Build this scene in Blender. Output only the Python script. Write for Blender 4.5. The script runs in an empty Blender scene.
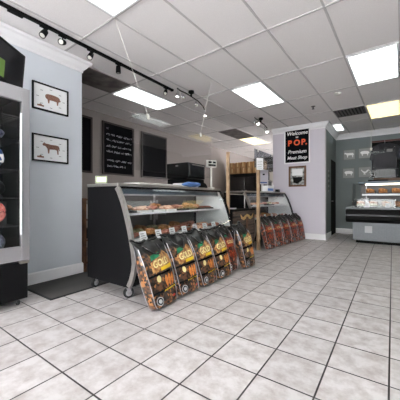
import bpy, bmesh, math, random
from mathutils import Vector, Matrix, noise
PI = math.pi
sc = bpy.context.scene
C = sc.collection
rnd = random.Random(7)
ZC = 3.05          # ceiling height
CAMZ = 1.078

# ------------------------------------------------------------------ materials
def srgb(r, g, b):
    f = lambda c: (c/255/12.92 if c/255 <= .04045 else ((c/255+.055)/1.055)**2.4)
    return (f(r), f(g), f(b), 1)

def mat(name, col, rough=.5, metal=0, spec=.5, noise_amt=0, noise_scale=20, bump=0, bump_scale=60, col2=None, coat=0, emit=None, estr=0):
    m = bpy.data.materials.new(name); m.use_nodes = True
    nt = m.node_tree; b = nt.nodes['Principled BSDF']
    b.inputs['Base Color'].default_value = col
    b.inputs['Roughness'].default_value = rough
    b.inputs['Metallic'].default_value = metal
    b.inputs['Specular IOR Level'].default_value = spec
    if coat: b.inputs['Coat Weight'].default_value = coat
    tc = nt.nodes.new('ShaderNodeTexCoord')
    if noise_amt or col2:
        n = nt.nodes.new('ShaderNodeTexNoise'); n.inputs['Scale'].default_value = noise_scale; n.inputs['Detail'].default_value = 5
        nt.links.new(tc.outputs['Object'], n.inputs['Vector'])
        r = nt.nodes.new('ShaderNodeValToRGB')
        c2 = col2 or tuple(c*(1-noise_amt) for c in col[:3])+(1,)
        r.color_ramp.elements[0].color = c2; r.color_ramp.elements[1].color = col
        r.color_ramp.elements[0].position = .35; r.color_ramp.elements[1].position = .65
        nt.links.new(n.outputs['Fac'], r.inputs['Fac']); nt.links.new(r.outputs['Color'], b.inputs['Base Color'])
    if bump:
        n2 = nt.nodes.new('ShaderNodeTexNoise'); n2.inputs['Scale'].default_value = bump_scale
        nt.links.new(tc.outputs['Object'], n2.inputs['Vector'])
        bp = nt.nodes.new('ShaderNodeBump'); bp.inputs['Strength'].default_value = bump; bp.inputs['Distance'].default_value = .01
        nt.links.new(n2.outputs['Fac'], bp.inputs['Height']); nt.links.new(bp.outputs['Normal'], b.inputs['Normal'])
    if emit:
        b.inputs['Emission Color'].default_value = emit; b.inputs['Emission Strength'].default_value = estr
    return m

def glass(name, tint=(1, 1, 1, 1), refl=.12, frost=0, frost_col=(.8, .8, .8, 1)):
    m = bpy.data.materials.new(name); m.use_nodes = True
    nt = m.node_tree; nt.nodes.clear()
    out = nt.nodes.new('ShaderNodeOutputMaterial')
    tr = nt.nodes.new('ShaderNodeBsdfTransparent'); tr.inputs['Color'].default_value = tint
    gl = nt.nodes.new('ShaderNodeBsdfGlossy'); gl.inputs['Roughness'].default_value = .03
    lw = nt.nodes.new('ShaderNodeLayerWeight'); lw.inputs['Blend'].default_value = .5
    pw = nt.nodes.new('ShaderNodeMath'); pw.operation = 'POWER'; pw.inputs[1].default_value = 4.5
    ma = nt.nodes.new('ShaderNodeMath'); ma.operation = 'MULTIPLY_ADD'; ma.inputs[1].default_value = 1-refl; ma.inputs[2].default_value = refl
    nt.links.new(lw.outputs['Facing'], pw.inputs[0]); nt.links.new(pw.outputs[0], ma.inputs[0])
    mx = nt.nodes.new('ShaderNodeMixShader')
    nt.links.new(ma.outputs[0], mx.inputs[0]); nt.links.new(tr.outputs[0], mx.inputs[1]); nt.links.new(gl.outputs[0], mx.inputs[2])
    last = mx
    if frost:
        df = nt.nodes.new('ShaderNodeBsdfDiffuse'); df.inputs['Color'].default_value = frost_col
        m2 = nt.nodes.new('ShaderNodeMixShader'); m2.inputs[0].default_value = frost
        nt.links.new(mx.outputs[0], m2.inputs[1]); nt.links.new(df.outputs[0], m2.inputs[2]); last = m2
    nt.links.new(last.outputs[0], out.inputs['Surface'])
    return m

def floor_mat():
    m = bpy.data.materials.new('floor_tile'); m.use_nodes = True
    nt = m.node_tree; b = nt.nodes['Principled BSDF']; L = nt.links.new
    tc = nt.nodes.new('ShaderNodeTexCoord')
    mp = nt.nodes.new('ShaderNodeCombineXYZ')      # the tile courses run a touch off square to the counter
    for k, (cx, cy, c0) in enumerate(((3.0422, -.0514, .0486), (.0195, 2.9564, -2.5417+40))):
        dt = nt.nodes.new('ShaderNodeVectorMath'); dt.operation = 'DOT_PRODUCT'; dt.inputs[1].default_value = (cx, cy, 0)
        L(tc.outputs['Object'], dt.inputs[0])
        ad = nt.nodes.new('ShaderNodeMath'); ad.operation = 'ADD'; ad.inputs[1].default_value = c0
        L(dt.outputs['Value'], ad.inputs[0]); L(ad.outputs[0], mp.inputs[k])
    br = nt.nodes.new('ShaderNodeTexBrick'); br.offset = 0; br.squash = 1
    br.inputs['Scale'].default_value = 1; br.inputs['Brick Width'].default_value = 1; br.inputs['Row Height'].default_value = 1
    br.inputs['Mortar Size'].default_value = .0165; br.inputs['Mortar Smooth'].default_value = .2
    br.inputs['Color1'].default_value = (1, 1, 1, 1); br.inputs['Color2'].default_value = (.9, .9, .9, 1); br.inputs['Mortar'].default_value = (0, 0, 0, 1)
    L(mp.outputs[0], br.inputs['Vector'])
    n = nt.nodes.new('ShaderNodeTexNoise'); n.inputs['Scale'].default_value = 9; n.inputs['Detail'].default_value = 7; n.inputs['Roughness'].default_value = .65
    L(tc.outputs['Object'], n.inputs['Vector'])
    r = nt.nodes.new('ShaderNodeValToRGB')
    r.color_ramp.elements[0].position = .33; r.color_ramp.elements[0].color = srgb(176, 168, 166)
    r.color_ramp.elements[1].position = .6; r.color_ramp.elements[1].color = srgb(206, 202, 202)
    L(n.outputs['Fac'], r.inputs['Fac'])
    mul = nt.nodes.new('ShaderNodeMix'); mul.data_type = 'RGBA'; mul.blend_type = 'MULTIPLY'; mul.inputs[0].default_value = 1
    L(r.outputs['Color'], mul.inputs[6]); L(br.outputs['Color'], mul.inputs[7])
    mx = nt.nodes.new('ShaderNodeMix'); mx.data_type = 'RGBA'
    L(br.outputs['Fac'], mx.inputs[0]); L(mul.outputs[2], mx.inputs[6]); mx.inputs[7].default_value = srgb(48, 43, 45)
    L(mx.outputs[2], b.inputs['Base Color'])
    b.inputs['Roughness'].default_value = .42
    bp = nt.nodes.new('ShaderNodeBump'); bp.inputs['Strength'].default_value = .4; bp.inputs['Distance'].default_value = .003; bp.invert = True
    L(br.outputs['Fac'], bp.inputs['Height']); L(bp.outputs['Normal'], b.inputs['Normal'])
    return m

def plank_mat():
    m = bpy.data.materials.new('weathered_planks'); m.use_nodes = True
    nt = m.node_tree; b = nt.nodes['Principled BSDF']; L = nt.links.new
    tc = nt.nodes.new('ShaderNodeTexCoord'); mp = nt.nodes.new('ShaderNodeMapping'); mp.inputs['Scale'].default_value = (1, 2, 30)
    L(tc.outputs['Object'], mp.inputs['Vector'])
    n = nt.nodes.new('ShaderNodeTexNoise'); n.inputs['Scale'].default_value = 2; n.inputs['Detail'].default_value = 6
    L(mp.outputs[0], n.inputs['Vector'])
    r = nt.nodes.new('ShaderNodeValToRGB'); r.color_ramp.elements[0].position = .35; r.color_ramp.elements[1].position = .7
    r.color_ramp.elements[0].color = srgb(58, 48, 44); r.color_ramp.elements[1].color = srgb(112, 94, 84)
    L(n.outputs['Fac'], r.inputs['Fac'])
    w = nt.nodes.new('ShaderNodeTexWave'); w.bands_direction = 'Z'; w.inputs['Scale'].default_value = 1.7; w.inputs['Distortion'].default_value = 0
    L(tc.outputs['Object'], w.inputs['Vector'])
    r2 = nt.nodes.new('ShaderNodeValToRGB'); r2.color_ramp.elements[0].color = (.12, .1, .1, 1); r2.color_ramp.elements[1].position = .12; r2.color_ramp.elements[1].color = (1, 1, 1, 1)
    L(w.outputs['Fac'], r2.inputs['Fac'])
    mu = nt.nodes.new('ShaderNodeMix'); mu.data_type = 'RGBA'; mu.blend_type = 'MULTIPLY'; mu.inputs[0].default_value = 1
    L(r.outputs['Color'], mu.inputs[6]); L(r2.outputs['Color'], mu.inputs[7]); L(mu.outputs[2], b.inputs['Base Color'])
    b.inputs['Roughness'].default_value = .6
    return m

def bag_mat(name, cols, dark):
    """printed film: a voronoi mosaic of lumps of coal and grilled food"""
    m = bpy.data.materials.new(name); m.use_nodes = True
    nt = m.node_tree; b = nt.nodes['Principled BSDF']; L = nt.links.new
    tc = nt.nodes.new('ShaderNodeTexCoord')
    v = nt.nodes.new('ShaderNodeTexVoronoi'); v.inputs['Scale'].default_value = 42
    L(tc.outputs['Object'], v.inputs['Vector'])
    sp = nt.nodes.new('ShaderNodeSeparateColor'); L(v.outputs['Color'], sp.inputs[0])
    r = nt.nodes.new('ShaderNodeValToRGB'); r.color_ramp.interpolation = 'CONSTANT'
    e = r.color_ramp.elements; e[0].position = 0; e[0].color = cols[0]; e[1].position = .9; e[1].color = cols[-1]
    for i, c in enumerate(cols[1:-1]):
        k = e.new((i+1)/(len(cols)-1)*.9); k.color = c
    L(sp.outputs[0], r.inputs['Fac'])
    n = nt.nodes.new('ShaderNodeTexNoise'); n.inputs['Scale'].default_value = 40; L(tc.outputs['Object'], n.inputs['Vector'])
    mu = nt.nodes.new('ShaderNodeMix'); mu.data_type = 'RGBA'; mu.blend_type = 'MULTIPLY'; mu.inputs[0].default_value = .35
    L(r.outputs['Color'], mu.inputs[6]); L(n.outputs['Fac'], mu.inputs[7])
    sx = nt.nodes.new('ShaderNodeSeparateXYZ'); L(tc.outputs['Object'], sx.inputs[0])
    mr = nt.nodes.new('ShaderNodeMapRange'); mr.inputs[1].default_value = .47; mr.inputs[2].default_value = .54
    L(sx.outputs['Z'], mr.inputs[0])
    mx = nt.nodes.new('ShaderNodeMix'); mx.data_type = 'RGBA'; L(mr.outputs[0], mx.inputs[0]); L(mu.outputs[2], mx.inputs[6]); mx.inputs[7].default_value = dark
    L(mx.outputs[2], b.inputs['Base Color'])
    b.inputs['Roughness'].default_value = .28
    return m

M = dict(
    floor=floor_mat(),
    ceiling=mat('ceiling_tile', srgb(240, 236, 236), .9, noise_amt=.05, noise_scale=90, bump=.15, bump_scale=150),
    grid=mat('ceiling_tbar', srgb(196, 192, 193), .6),
    wall_gray=mat('wall_blue_gray', srgb(212, 217, 225), .8, noise_amt=.03, noise_scale=3),
    wall_cream=mat('wall_dusty_pink', srgb(150, 141, 138), .85),
    wall_lilac=mat('wall_pale_lilac', srgb(208, 203, 213), .85),
    wall_slate=mat('wall_slate', srgb(118, 126, 128), .85),
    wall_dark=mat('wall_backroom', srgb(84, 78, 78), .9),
    trim=mat('white_trim', srgb(236, 235, 238), .45),
    black=mat('black_laminate', srgb(17, 17, 19), .5, spec=.12),
    black_soft=mat('matte_black', srgb(15, 15, 16), .6, spec=.12),
    black_gloss=mat('glossy_black', srgb(14, 14, 17), .12, coat=.5),
    steel=mat('brushed_steel', srgb(190, 186, 182), .36, .85, noise_amt=.15, noise_scale=25),
    chrome=mat('chrome', srgb(220, 220, 224), .12, 1),
    alum=mat('aluminium', srgb(172, 170, 174), .36, .7),
    white=mat('white_enamel', srgb(232, 232, 235), .35),
    offwhite=mat('off_white_plastic', srgb(214, 212, 206), .45),
    paper=mat('paper', srgb(238, 238, 240), .8),
    rubber=mat('black_rubber', srgb(30, 30, 32), .75),
    matgray=mat('entrance_mat', srgb(82, 80, 80), .95, noise_amt=.25, noise_scale=140, bump=.5, bump_scale=300),
    wood=mat('tan_wood', srgb(186, 158, 128), .55, col2=srgb(160, 130, 100), noise_scale=9),
    brown=mat('brown_wood', srgb(112, 78, 54), .5, col2=srgb(80, 54, 38), noise_scale=12),
    planks=plank_mat(),
    gold=mat('pale_gold', srgb(206, 172, 112), .4, .3),
    slate=mat('chalkboard', srgb(14, 14, 19), .7, spec=.06, noise_amt=.3, noise_scale=4),
    chalk=mat('chalk', srgb(205, 205, 212), .9),
    glass=glass('clear_glass', (.985, .99, .99, 1), .025),
    plexi=glass('clear_acrylic', (.965, .965, .97, 1), .05),
    smoke=glass('tinted_acrylic', (.62, .64, .68, 1), .04, .18, (.42, .43, .46, 1)),
    diff=mat('light_diffuser', (.9, .95, .92, 1), .5, emit=(.93, 1, .965, 1), estr=2.0),
    diff_f=mat('bright_diffuser', (.9, .95, .92, 1), .5, emit=(.93, 1, .965, 1), estr=4.5),
    diff_y=mat('yellowed_diffuser', (.9, .85, .6, 1), .5, emit=(1, .80, .36, 1), estr=1.5),
    tube=mat('case_lamp_tube', (.95, .95, .95, 1), .4, emit=(1, .97, .95, 1), estr=6),
    tube_f=mat('fridge_lamp_tube', (.95, .95, .95, 1), .4, emit=(.9, .95, 1, 1), estr=.25),
    plexi_c=glass('anti_glare_acrylic', (.965, .965, .97, 1), .008),
    tube_w=mat('warm_case_lamp', (.95, .9, .8, 1), .4, emit=(1, .86, .66, 1), estr=7),
    bulb=mat('lit_bulb', (1, 1, 1, 1), .3, emit=(1, .96, .9, 1), estr=14),
    bulb_off=mat('bulb_glass', srgb(225, 222, 215), .15),
    meat=mat('raw_meat', srgb(150, 70, 55), .4, col2=srgb(196, 136, 112), noise_scale=45),
    meat_p=mat('pale_meat', srgb(206, 150, 118), .4, col2=srgb(225, 190, 165), noise_scale=40),
    sausage=mat('sausage', srgb(166, 96, 58), .4, col2=srgb(120, 60, 36), noise_scale=30),
    baked=mat('baked_food', srgb(196, 140, 84), .6, col2=srgb(140, 84, 46), noise_scale=50),
    greens=mat('packaged_salad', srgb(132, 138, 84), .5, col2=srgb(180, 168, 130), noise_scale=50),
    tray=mat('white_tray', srgb(224, 224, 222), .5),
    tray_b=mat('black_tray', srgb(40, 40, 40), .4),
    card_box=mat('cardboard', srgb(176, 138, 98), .85, col2=srgb(158, 120, 82), noise_scale=6),
    blue=mat('blue_film', srgb(60, 92, 158), .35, col2=srgb(36, 56, 110), noise_scale=14),
    lblue=mat('light_blue_bag', srgb(98, 140, 206), .4, bump=.5, bump_scale=30),
    navy=mat('navy_film', srgb(40, 46, 74), .3, col2=srgb(150, 155, 175), noise_scale=40),
    red=mat('red_label', srgb(190, 58, 48), .4),
    green=mat('green_label', srgb(30, 122, 84), .4),
    cream=mat('cream_print', srgb(240, 224, 160), .5),
    yellow=mat('yellow_print', srgb(240, 200, 40), .45),
    orange=mat('orange_print', srgb(240, 160, 84), .45, col2=srgb(206, 106, 44), noise_scale=40),
    ember=mat('ember_print', srgb(196, 84, 48), .45, col2=srgb(110, 36, 26), noise_scale=40),
    orange_sign=mat('orange_lettering', srgb(240, 92, 40), .5),
    grayprint=mat('gray_print', srgb(170, 170, 172), .5),
    inkbrown=mat('brown_ink', srgb(110, 72, 60), .8, col2=srgb(160, 120, 104), noise_scale=90),
    inkgray=mat('gray_ink', srgb(120, 118, 118), .8),
    picgray=mat('gray_photo', srgb(150, 152, 152), .6),
    screen=mat('television_screen', srgb(22, 24, 30), .15),
    screen_g=mat('television_picture', srgb(60, 90, 30), .4, emit=(.10, .17, .03, 1), estr=.5),
    grillphoto=mat('grill_photo_print', srgb(214, 164, 104), .35, col2=srgb(120, 66, 38), noise_scale=30),
    coilred=mat('red_sausage', srgb(190, 60, 52), .35, col2=srgb(226, 150, 138), noise_scale=22),
    shirt=mat('black_cotton', srgb(46, 47, 52), .95, bump=.3, bump_scale=20),
    shirt_n=mat('navy_cotton', srgb(42, 46, 60), .95),
    lower=mat('gray_steel_panel', srgb(112, 116, 120), .45, .3, noise_amt=.1, noise_scale=30),
    vent=mat('vent_grille', srgb(88, 84, 84), .6),
    stain=mat('stained_panel', srgb(120, 114, 112), .8, col2=srgb(86, 80, 80), noise_scale=5),
    duct=mat('duct_dark', srgb(40, 38, 38), .8),
    case_in=mat('case_interior_white', srgb(222, 226, 226), .4),
    case_dk=mat('case_interior_gray', srgb(84, 82, 82), .4),
    teal=mat('blue_gray_valance', srgb(74, 92, 108), .35),
    hall=mat('dark_door', srgb(14, 14, 15), .7, spec=.1),
    tan_pic=mat('photo_print', srgb(196, 198, 196), .6, col2=srgb(60, 62, 60), noise_scale=14),
    bagA=bag_mat('charcoal_bag_print', [srgb(24, 20, 20), srgb(92, 70, 58), srgb(48, 40, 38), srgb(186, 128, 78), srgb(112, 76, 54), srgb(60, 52, 50)], srgb(18, 18, 19)),
    bagB=bag_mat('red_charcoal_bag_print', [srgb(30, 20, 20), srgb(150, 66, 46), srgb(66, 40, 34), srgb(214, 130, 92), srgb(116, 56, 42), srgb(40, 28, 28)], srgb(20, 19, 20)),
)

# ------------------------------------------------------------------ mesh helpers
def box(bm, x0, x1, y0, y1, z0, z1, bev=0, T=None):
    r = bmesh.ops.create_cube(bm, size=1)
    vs = r['verts']
    for v in vs:
        v.co = Vector(((x0+x1)/2+v.co.x*(x1-x0), (y0+y1)/2+v.co.y*(y1-y0), (z0+z1)/2+v.co.z*(z1-z0)))
    if bev:
        es = {e for v in vs for e in v.link_edges}
        rb = bmesh.ops.bevel(bm, geom=list(es), offset=bev, segments=2, affect='EDGES', profile=.5)
        vs = list({v for f in rb['faces'] for v in f.verts} | {v for v in vs if v.is_valid})
    if T:
        for v in vs: v.co = T @ v.co
    return bm

def tube(bm, pts, r, n=8, cap=True):
    pts = [Vector(p) for p in pts]
    rings = []
    for i, p in enumerate(pts):
        d = (pts[min(i+1, len(pts)-1)]-pts[max(i-1, 0)]).normalized()
        a = d.cross(Vector((0, 0, 1)))
        if a.length < 1e-4: a = d.cross(Vector((1, 0, 0)))
        a.normalize(); b = d.cross(a)
        rr = r[i] if isinstance(r, (list, tuple)) else r
        rings.append([bm.verts.new(p+a*math.cos(2*PI*k/n)*rr+b*math.sin(2*PI*k/n)*rr) for k in range(n)])
    for A, B in zip(rings, rings[1:]):
        for k in range(n): bm.faces.new((A[k], A[(k+1) % n], B[(k+1) % n], B[k]))
    if cap:
        bm.faces.new(rings[0][::-1]); bm.faces.new(rings[-1])
    return bm

def prism(bm, poly, axis, a0, a1):
    """extrude a 2D outline along an axis ('x': poly in yz, 'y': poly in xz, 'z': poly in xy)"""
    mk = {'x': lambda p, a: (a, p[0], p[1]), 'y': lambda p, a: (p[0], a, p[1]), 'z': lambda p, a: (p[0], p[1], a)}[axis]
    A = [bm.verts.new(mk(p, a0)) for p in poly]; B = [bm.verts.new(mk(p, a1)) for p in poly]
    n = len(poly)
    bm.faces.new(A); bm.faces.new(B[::-1])
    for k in range(n): bm.faces.new((A[k], B[k], B[(k+1) % n], A[(k+1) % n]))
    return bm

def blob(bm, c, s, seed=0, amp=.25, sub=2, rot=0):
    r = bmesh.ops.create_icosphere(bm, subdivisions=sub, radius=1)
    R = Matrix.Rotation(rot, 3, 'Z')
    for v in r['verts']:
        k = 1+amp*noise.noise(v.co*1.6+Vector((seed*3.1, seed*1.7, 0)))
        v.co = Vector(c)+R @ Vector((v.co.x*s[0]*k, v.co.y*s[1]*k, v.co.z*s[2]*k))
    return bm

def obj(name, bm, m, parent=None, smooth=False, loc=None):
    bmesh.ops.recalc_face_normals(bm, faces=bm.faces)
    me = bpy.data.meshes.new(name); bm.to_mesh(me); bm.free()
    if m: me.materials.append(m if not isinstance(m, str) else M[m])
    if smooth:
        for p in me.polygons: p.use_smooth = True
    o = bpy.data.objects.new(name, me); C.objects.link(o)
    if parent: o.parent = parent
    if loc: o.location = loc
    return o
NB = bmesh.new
def bx(*a, **k): return box(NB(), *a, **k)

def tag(o, label, cat, group=None):
    o['label'] = label; o['category'] = cat
    if group: o['group'] = group
    return o
def thing(name, label, cat, loc=(0, 0, 0), rz=0, group=None):
    o = bpy.data.objects.new(name, None); o.empty_display_size = .1; C.objects.link(o)
    o.location = loc; o.rotation_euler = (0, 0, rz)
    return tag(o, label, cat, group)
def struct(name, bm, m, parent=None):
    o = obj(name, bm, m, parent)
    if not parent: o['kind'] = 'structure'
    return o
def dup(root, loc=None, rz=None, label=None, rot=None):
    r = root.copy(); C.objects.link(r)
    if loc is not None: r.location = loc
    if rz is not None: r.rotation_euler = (0, 0, rz)
    if rot is not None: r.rotation_euler = rot
    if label: r['label'] = label
    for ch in list(root.children):
        c = ch.copy(); C.objects.link(c); c.parent = r
        for g in list(ch.children):
            d = g.copy(); C.objects.link(d); d.parent = c
    return r

def text_bm(s, size, shear=0, extr=0.0, bold=0, align='CENTER'):
    cu = bpy.data.curves.new('t', 'FONT'); cu.body = s; cu.size = size; cu.shear = shear; cu.extrude = extr; cu.offset = bold
    cu.align_x = align; cu.resolution_u = 3
    o = bpy.data.objects.new('t', cu); C.objects.link(o)
    bpy.context.view_layer.update()
    me = bpy.data.meshes.new_from_object(o.evaluated_get(bpy.context.evaluated_depsgraph_get()))
    bpy.data.objects.remove(o); bpy.data.curves.remove(cu)
    bm = NB(); bm.from_mesh(me); bpy.data.meshes.remove(me)
    return bm
def xf(bm, T):
    for v in bm.verts: v.co = T @ v.co
    return bm
# flat lettering (x right, y up) -> faces -Y wall / +X wall
FACE_NY = lambda x, y, z: Matrix.Translation((x, y, z)) @ Matrix.Rotation(PI/2, 4, 'X')
FACE_PX = lambda x, y, z: Matrix.Translation((x, y, z)) @ Matrix.Rotation(PI/2, 4, 'Z') @ Matrix.Rotation(PI/2, 4, 'X')

# ------------------------------------------------------------------ setting
struct('floor', prism(NB(), [(-5.6, -3.2), (2.7, -3.2), (2.7, 12.7), (-2.55, 12.7), (-2.55, 7.55), (-3.0, 7.55), (-3.0, 2.12), (-5.6, 2.12)], 'z', -.06, 0), 'floor')
struct('floor_backroom_low_bounce', prism(NB(), [(-5.6, 2.12), (-3.0, 2.12), (-3.0, 7.55), (-2.55, 7.55), (-2.55, 12.7), (-5.6, 12.7)], 'z', -.06, 0), mat('bounce_cutting_floor', srgb(84, 66, 60), .6, noise_amt=.2, noise_scale=8))  # unseen floor, dark colour made up to cut bounce onto the back ceiling
struct('ceiling', bx(-5.6, 2.7, -3.2, 12.7, ZC+.008, ZC+.12), 'ceiling')
GA = math.radians(-2.4)   # the suspended grid is turned a little against the floor tiles
GR = Matrix.Translation((-1, 4, 0)) @ Matrix.Rotation(GA, 4, 'Z') @ Matrix.Translation((1, -4, 0))
GX = [.14-.62*k for k in range(-4, 9)]; GY = [1.8+1.213*k for k in range(-4, 9)]
g = NB()
for x in GX: box(g, x-.011, x+.011, -2.6, 12.2, ZC, ZC+.008)
for y in GY: box(g, -5.2, 2.3, y-.011, y+.011, ZC, ZC+.008)
struct('trim_1', xf(g, GR), 'grid')
struct('wall_left', bx(-3.82, -3.62, -3.1, 2.2, 0, ZC+.008), 'wall_gray')
struct('wall_backroom_front', bx(-5.4, -3.82, 2.05, 2.2, 0, ZC+.008), 'wall_cream')
struct('wall_menu', bx(-5.55, -5.4, 2.05, 12.6, 0, ZC+.008), 'wall_cream')
struct('wall_backroom_rear', bx(-5.4, -1.43, 12.45, 12.6, 0, ZC+.008), 'wall_dark')
struct('wall_sign', bx(-2.66, -1.28, 7.5, 7.65, 0, ZC+.008), 'wall_lilac')
wb = NB()
box(wb, -1.43, -1.28, 7.65, 8.38, 0, ZC+.008); box(wb, -1.43, -1.28, 8.38, 9.3, 2.22, ZC+.008)
struct('wall_return', wb, 'wall_slate')
struct('wall_back', bx(-1.43, 2.6, 9.3, 9.45, 0, ZC+.008), 'wall_slate')
struct('wall_right', bx(2.5, 2.65, -3.1, 9.3, 0, ZC+.008), 'wall_slate')
wr = NB()
box(wr, -3.62, 2.5, -3.1, -2.95, 0, .5); box(wr, -3.62, 2.5, -3.1, -2.95, 2.75, ZC+.008)
for x in (-3.62, -1.6, .5, 2.3): box(wr, x, x+.2, -3.1, -2.95, .5, 2.75)
struct('wall_front', wr, 'wall_gray')
for i, (a, b) in enumerate(((-3.42, -1.6), (-1.4, .5), (.7, 2.3))):
    w = struct('window_%d' % (i+1), bx(a, b, -3.035, -3.025, .5, 2.75), 'glass')
    f = NB()
    for q in ((a, a+.05, .5, 2.75), (b-.05, b, .5, 2.75), (a+.05, b-.05, .5, .56), (a+.05, b-.05, 2.69, 2.75)):
        box(f, q[0], q[1], -3.07, -2.99, q[2], q[3])
    obj('window_frame', f, 'alum', w)
# door in the return wall
d = struct('door_1', bx(-1.33, -1.284, 8.39, 9.285, .01, 2.2), 'hall')
obj('door_handle', tube(NB(), [(-1.284, 8.48, 1.0), (-1.24, 8.48, 1.0), (-1.24, 8.6, 1.0)], .012), 'chrome', d)

def sweep(name, path, prof, z_is_up=True, m='trim'):
    """path: list of (x,y); prof: list of (offset to the right of travel, z)"""
    n = len(path); P = [Vector(p) for p in path]; bm = NB(); rings = []
    for i, p in enumerate(P):
        d0 = (P[i]-P[i-1]).normalized() if i else (P[1]-P[0]).normalized()
        d1 = (P[i+1]-P[i]).normalized() if i < n-1 else d0
        n0 = Vector((d0.y, -d0.x)); n1 = Vector((d1.y, -d1.x))
        mi = (n0+n1); mi = mi/ (1+n0.dot(n1))
        rings.append([bm.verts.new((p.x+mi.x*o, p.y+mi.y*o, z)) for o, z in prof])
    k = len(prof)
    for A, B in zip(rings, rings[1:]):
        for j in range(k): bm.faces.new((A[j], A[(j+1) % k], B[(j+1) % k], B[j]))
    bm.faces.new(rings[0]); bm.faces.new(rings[-1][::-1])
    return struct(name, bm, m)
CR = [(0, ZC-.15), (.012, ZC-.15), (.016, ZC-.12), (.05, ZC-.085), (.075, ZC-.045), (.10, ZC-.03), (.105, ZC-.001), (0, ZC-.001)]
BB = [(0, 0), (.016, 0), (.016, .135), (.008, .15), (0, .15)]
sweep('trim_2', [(-3.82, 2.2), (-3.62, 2.2), (-3.62, -2.95)][::-1][::1] and [(-3.62, -2.95), (-3.62, 2.2), (-3.82, 2.2)], CR)
sweep('baseboard_left', [(-3.62, -2.95), (-3.62, 2.2), (-3.82, 2.2)], BB)
sweep('trim_3', [(-2.66, 7.5), (-1.28, 7.5), (-1.28, 9.3), (2.5, 9.3)], CR)
sweep('baseboard_sign', [(-2.66, 7.5), (-1.28, 7.5), (-1.28, 8.34)], BB)
sweep('baseboard_back', [(-1.28, 9.3), (2.5, 9.3)], BB)

# ------------------------------------------------------------------ ceiling lights
def light(x0, x1, y0, y1, label, m='diff', group=None, turn=True):
    p = Vector(((x0+x1)/2, (y0+y1)/2, ZC))
    t = thing('ceiling_light', label, 'light', GR @ p if turn else p, GA if turn else 0, group)
    hx, hy = (x1-x0)/2-.012, (y1-y0)/2-.012
    f = NB(); w = .022
    box(f, -hx, hx, -hy, -hy+w, -.012, .007); box(f, -hx, hx, hy-w, hy, -.012, .007)
    box(f, -hx, -hx+w, -hy+w, hy-w, -.012, .007); box(f, hx-w, hx, -hy+w, hy-w, -.012, .007)
    obj('frame', f, 'white', t)
    obj('diffuser', bx(-hx+w, hx-w, -hy+w, hy-w, -.004, .006), m, t)
    return t
def gx(k): return GX[0]-.62*k
LX = (-.48, .14)
light(-2.34, -1.72, .587, 1.8, 'fluorescent ceiling panel cut off by the top edge of the photo, above the track')
light(-.48, .14, 4.226, 5.439, 'large bright fluorescent ceiling panel at right, nearest the camera of the right column')
light(-2.34, -1.72, 4.226, 5.439, 'fluorescent ceiling panel in the middle of the ceiling, right of the curved spot fixture')
light(-4.2, -3.58, 3.013, 4.226, 'fluorescent ceiling panel behind the counter, beside the dark stained ceiling tile')
light(-.48, .14, 6.652, 7.865, 'ceiling panel with a yellowed diffuser over the right food case', 'diff_y')
light(-4.2, -3.58, 7.865, 9.078, 'dim yellow ceiling panel deep in the back room', 'diff_y')
light(-1.19, -.94, 7.865, 8.7, 'small narrow ceiling panel by the crown moulding near the dark door', turn=False)
# panels of the same ceiling outside the frame, towards the storefront
for x, y in ((-.48, .587), (1.38, .587), (1.38, 4.226)):
    light(x, x+.62, y, y+1.213, 'fluorescent ceiling panel outside the photo, over the shop floor', 'diff_f', 'ceiling panels outside the frame')

def vent(x0, x1, y0, y1, label, name='ceiling_vent', slats=8):
    t = thing(name, label, 'vent', GR @ Vector(((x0+x1)/2, (y0+y1)/2, ZC)), GA)
    hx, hy = (x1-x0)/2-.012, (y1-y0)/2-.012
    f = NB(); w = .03
    box(f, -hx, hx, -hy, -hy+w, -.01, .007); box(f, -hx, hx, hy-w, hy, -.01, .007)
    box(f, -hx, -hx+w, -hy+w, hy-w, -.01, .007); box(f, hx-w, hx, -hy+w, hy-w, -.01, .007)
    obj('frame', f, 'vent', t)
    obj('backing', bx(-hx+w, hx-w, -hy+w, hy-w, .003, .007), 'duct', t)
    s = NB()
    for k in range(slats):
        x = -hx+w+(k+.5)*(2*hx-2*w)/slats
        box(s, x-.016, x+.016, -hy+w, hy-w, -.006, .0)
    obj('louvre', s, 'vent', t)
vent(-1.1, -.48, 6.652, 7.26, 'dark square ceiling grille beside the yellowed ceiling panel')
tag(obj('ceiling_tile', xf(bx(-4.185, -3.595, 1.83, 3.0, -.006, .007, bev=.002), GR), 'stain', None, loc=(0, 0, ZC)), 'dark stained ceiling tile beside the crown moulding of the gray wall', 'ceiling tile')
tag(obj('ceiling_tile', xf(bx(-4.185, -3.595, 6.67, 7.85, -.006, .007, bev=.002), GR), 'stain', None, loc=(0, 0, ZC)), 'dark ceiling tile beside the dim yellow panel of the back room', 'ceiling tile')

def lathe(bm, prof, c=(0, 0, 0), n=16):
    rings = [[bm.verts.new((c[0]+r*math.cos(2*PI*k/n), c[1]+r*math.sin(2*PI*k/n), c[2]+z)) for k in range(n)] for r, z in prof]
    for A, B in zip(rings, rings[1:]):
        for k in range(n): bm.faces.new((A[k], A[(k+1) % n], B[(k+1) % n], B[k]))
    bm.faces.new(rings[0][::-1]); bm.faces.new(rings[-1])
    return bm
t = thing('sprinkler', 'small dark sprinkler head in the ceiling above the welcome sign', 'sprinkler', (-1.28, 6.1, ZC+.008))
obj('escutcheon', lathe(NB(), [(.045, 0), (.04, -.008), (.02, -.02)]), 'vent', t)
obj('deflector', lathe(NB(), [(.012, -.02), (.012, -.05), (.028, -.055), (.028, -.058)]), 'duct', t)
t = thing('smoke_detector', 'flat pale smoke detector on the ceiling between vent and bright panel', 'detector', (-.74, 5.6, ZC+.008))
obj('base', lathe(NB(), [(.06, 0), (.06, -.012), (.05, -.03), (.02, -.036)]), 'offwhite', t)

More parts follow.
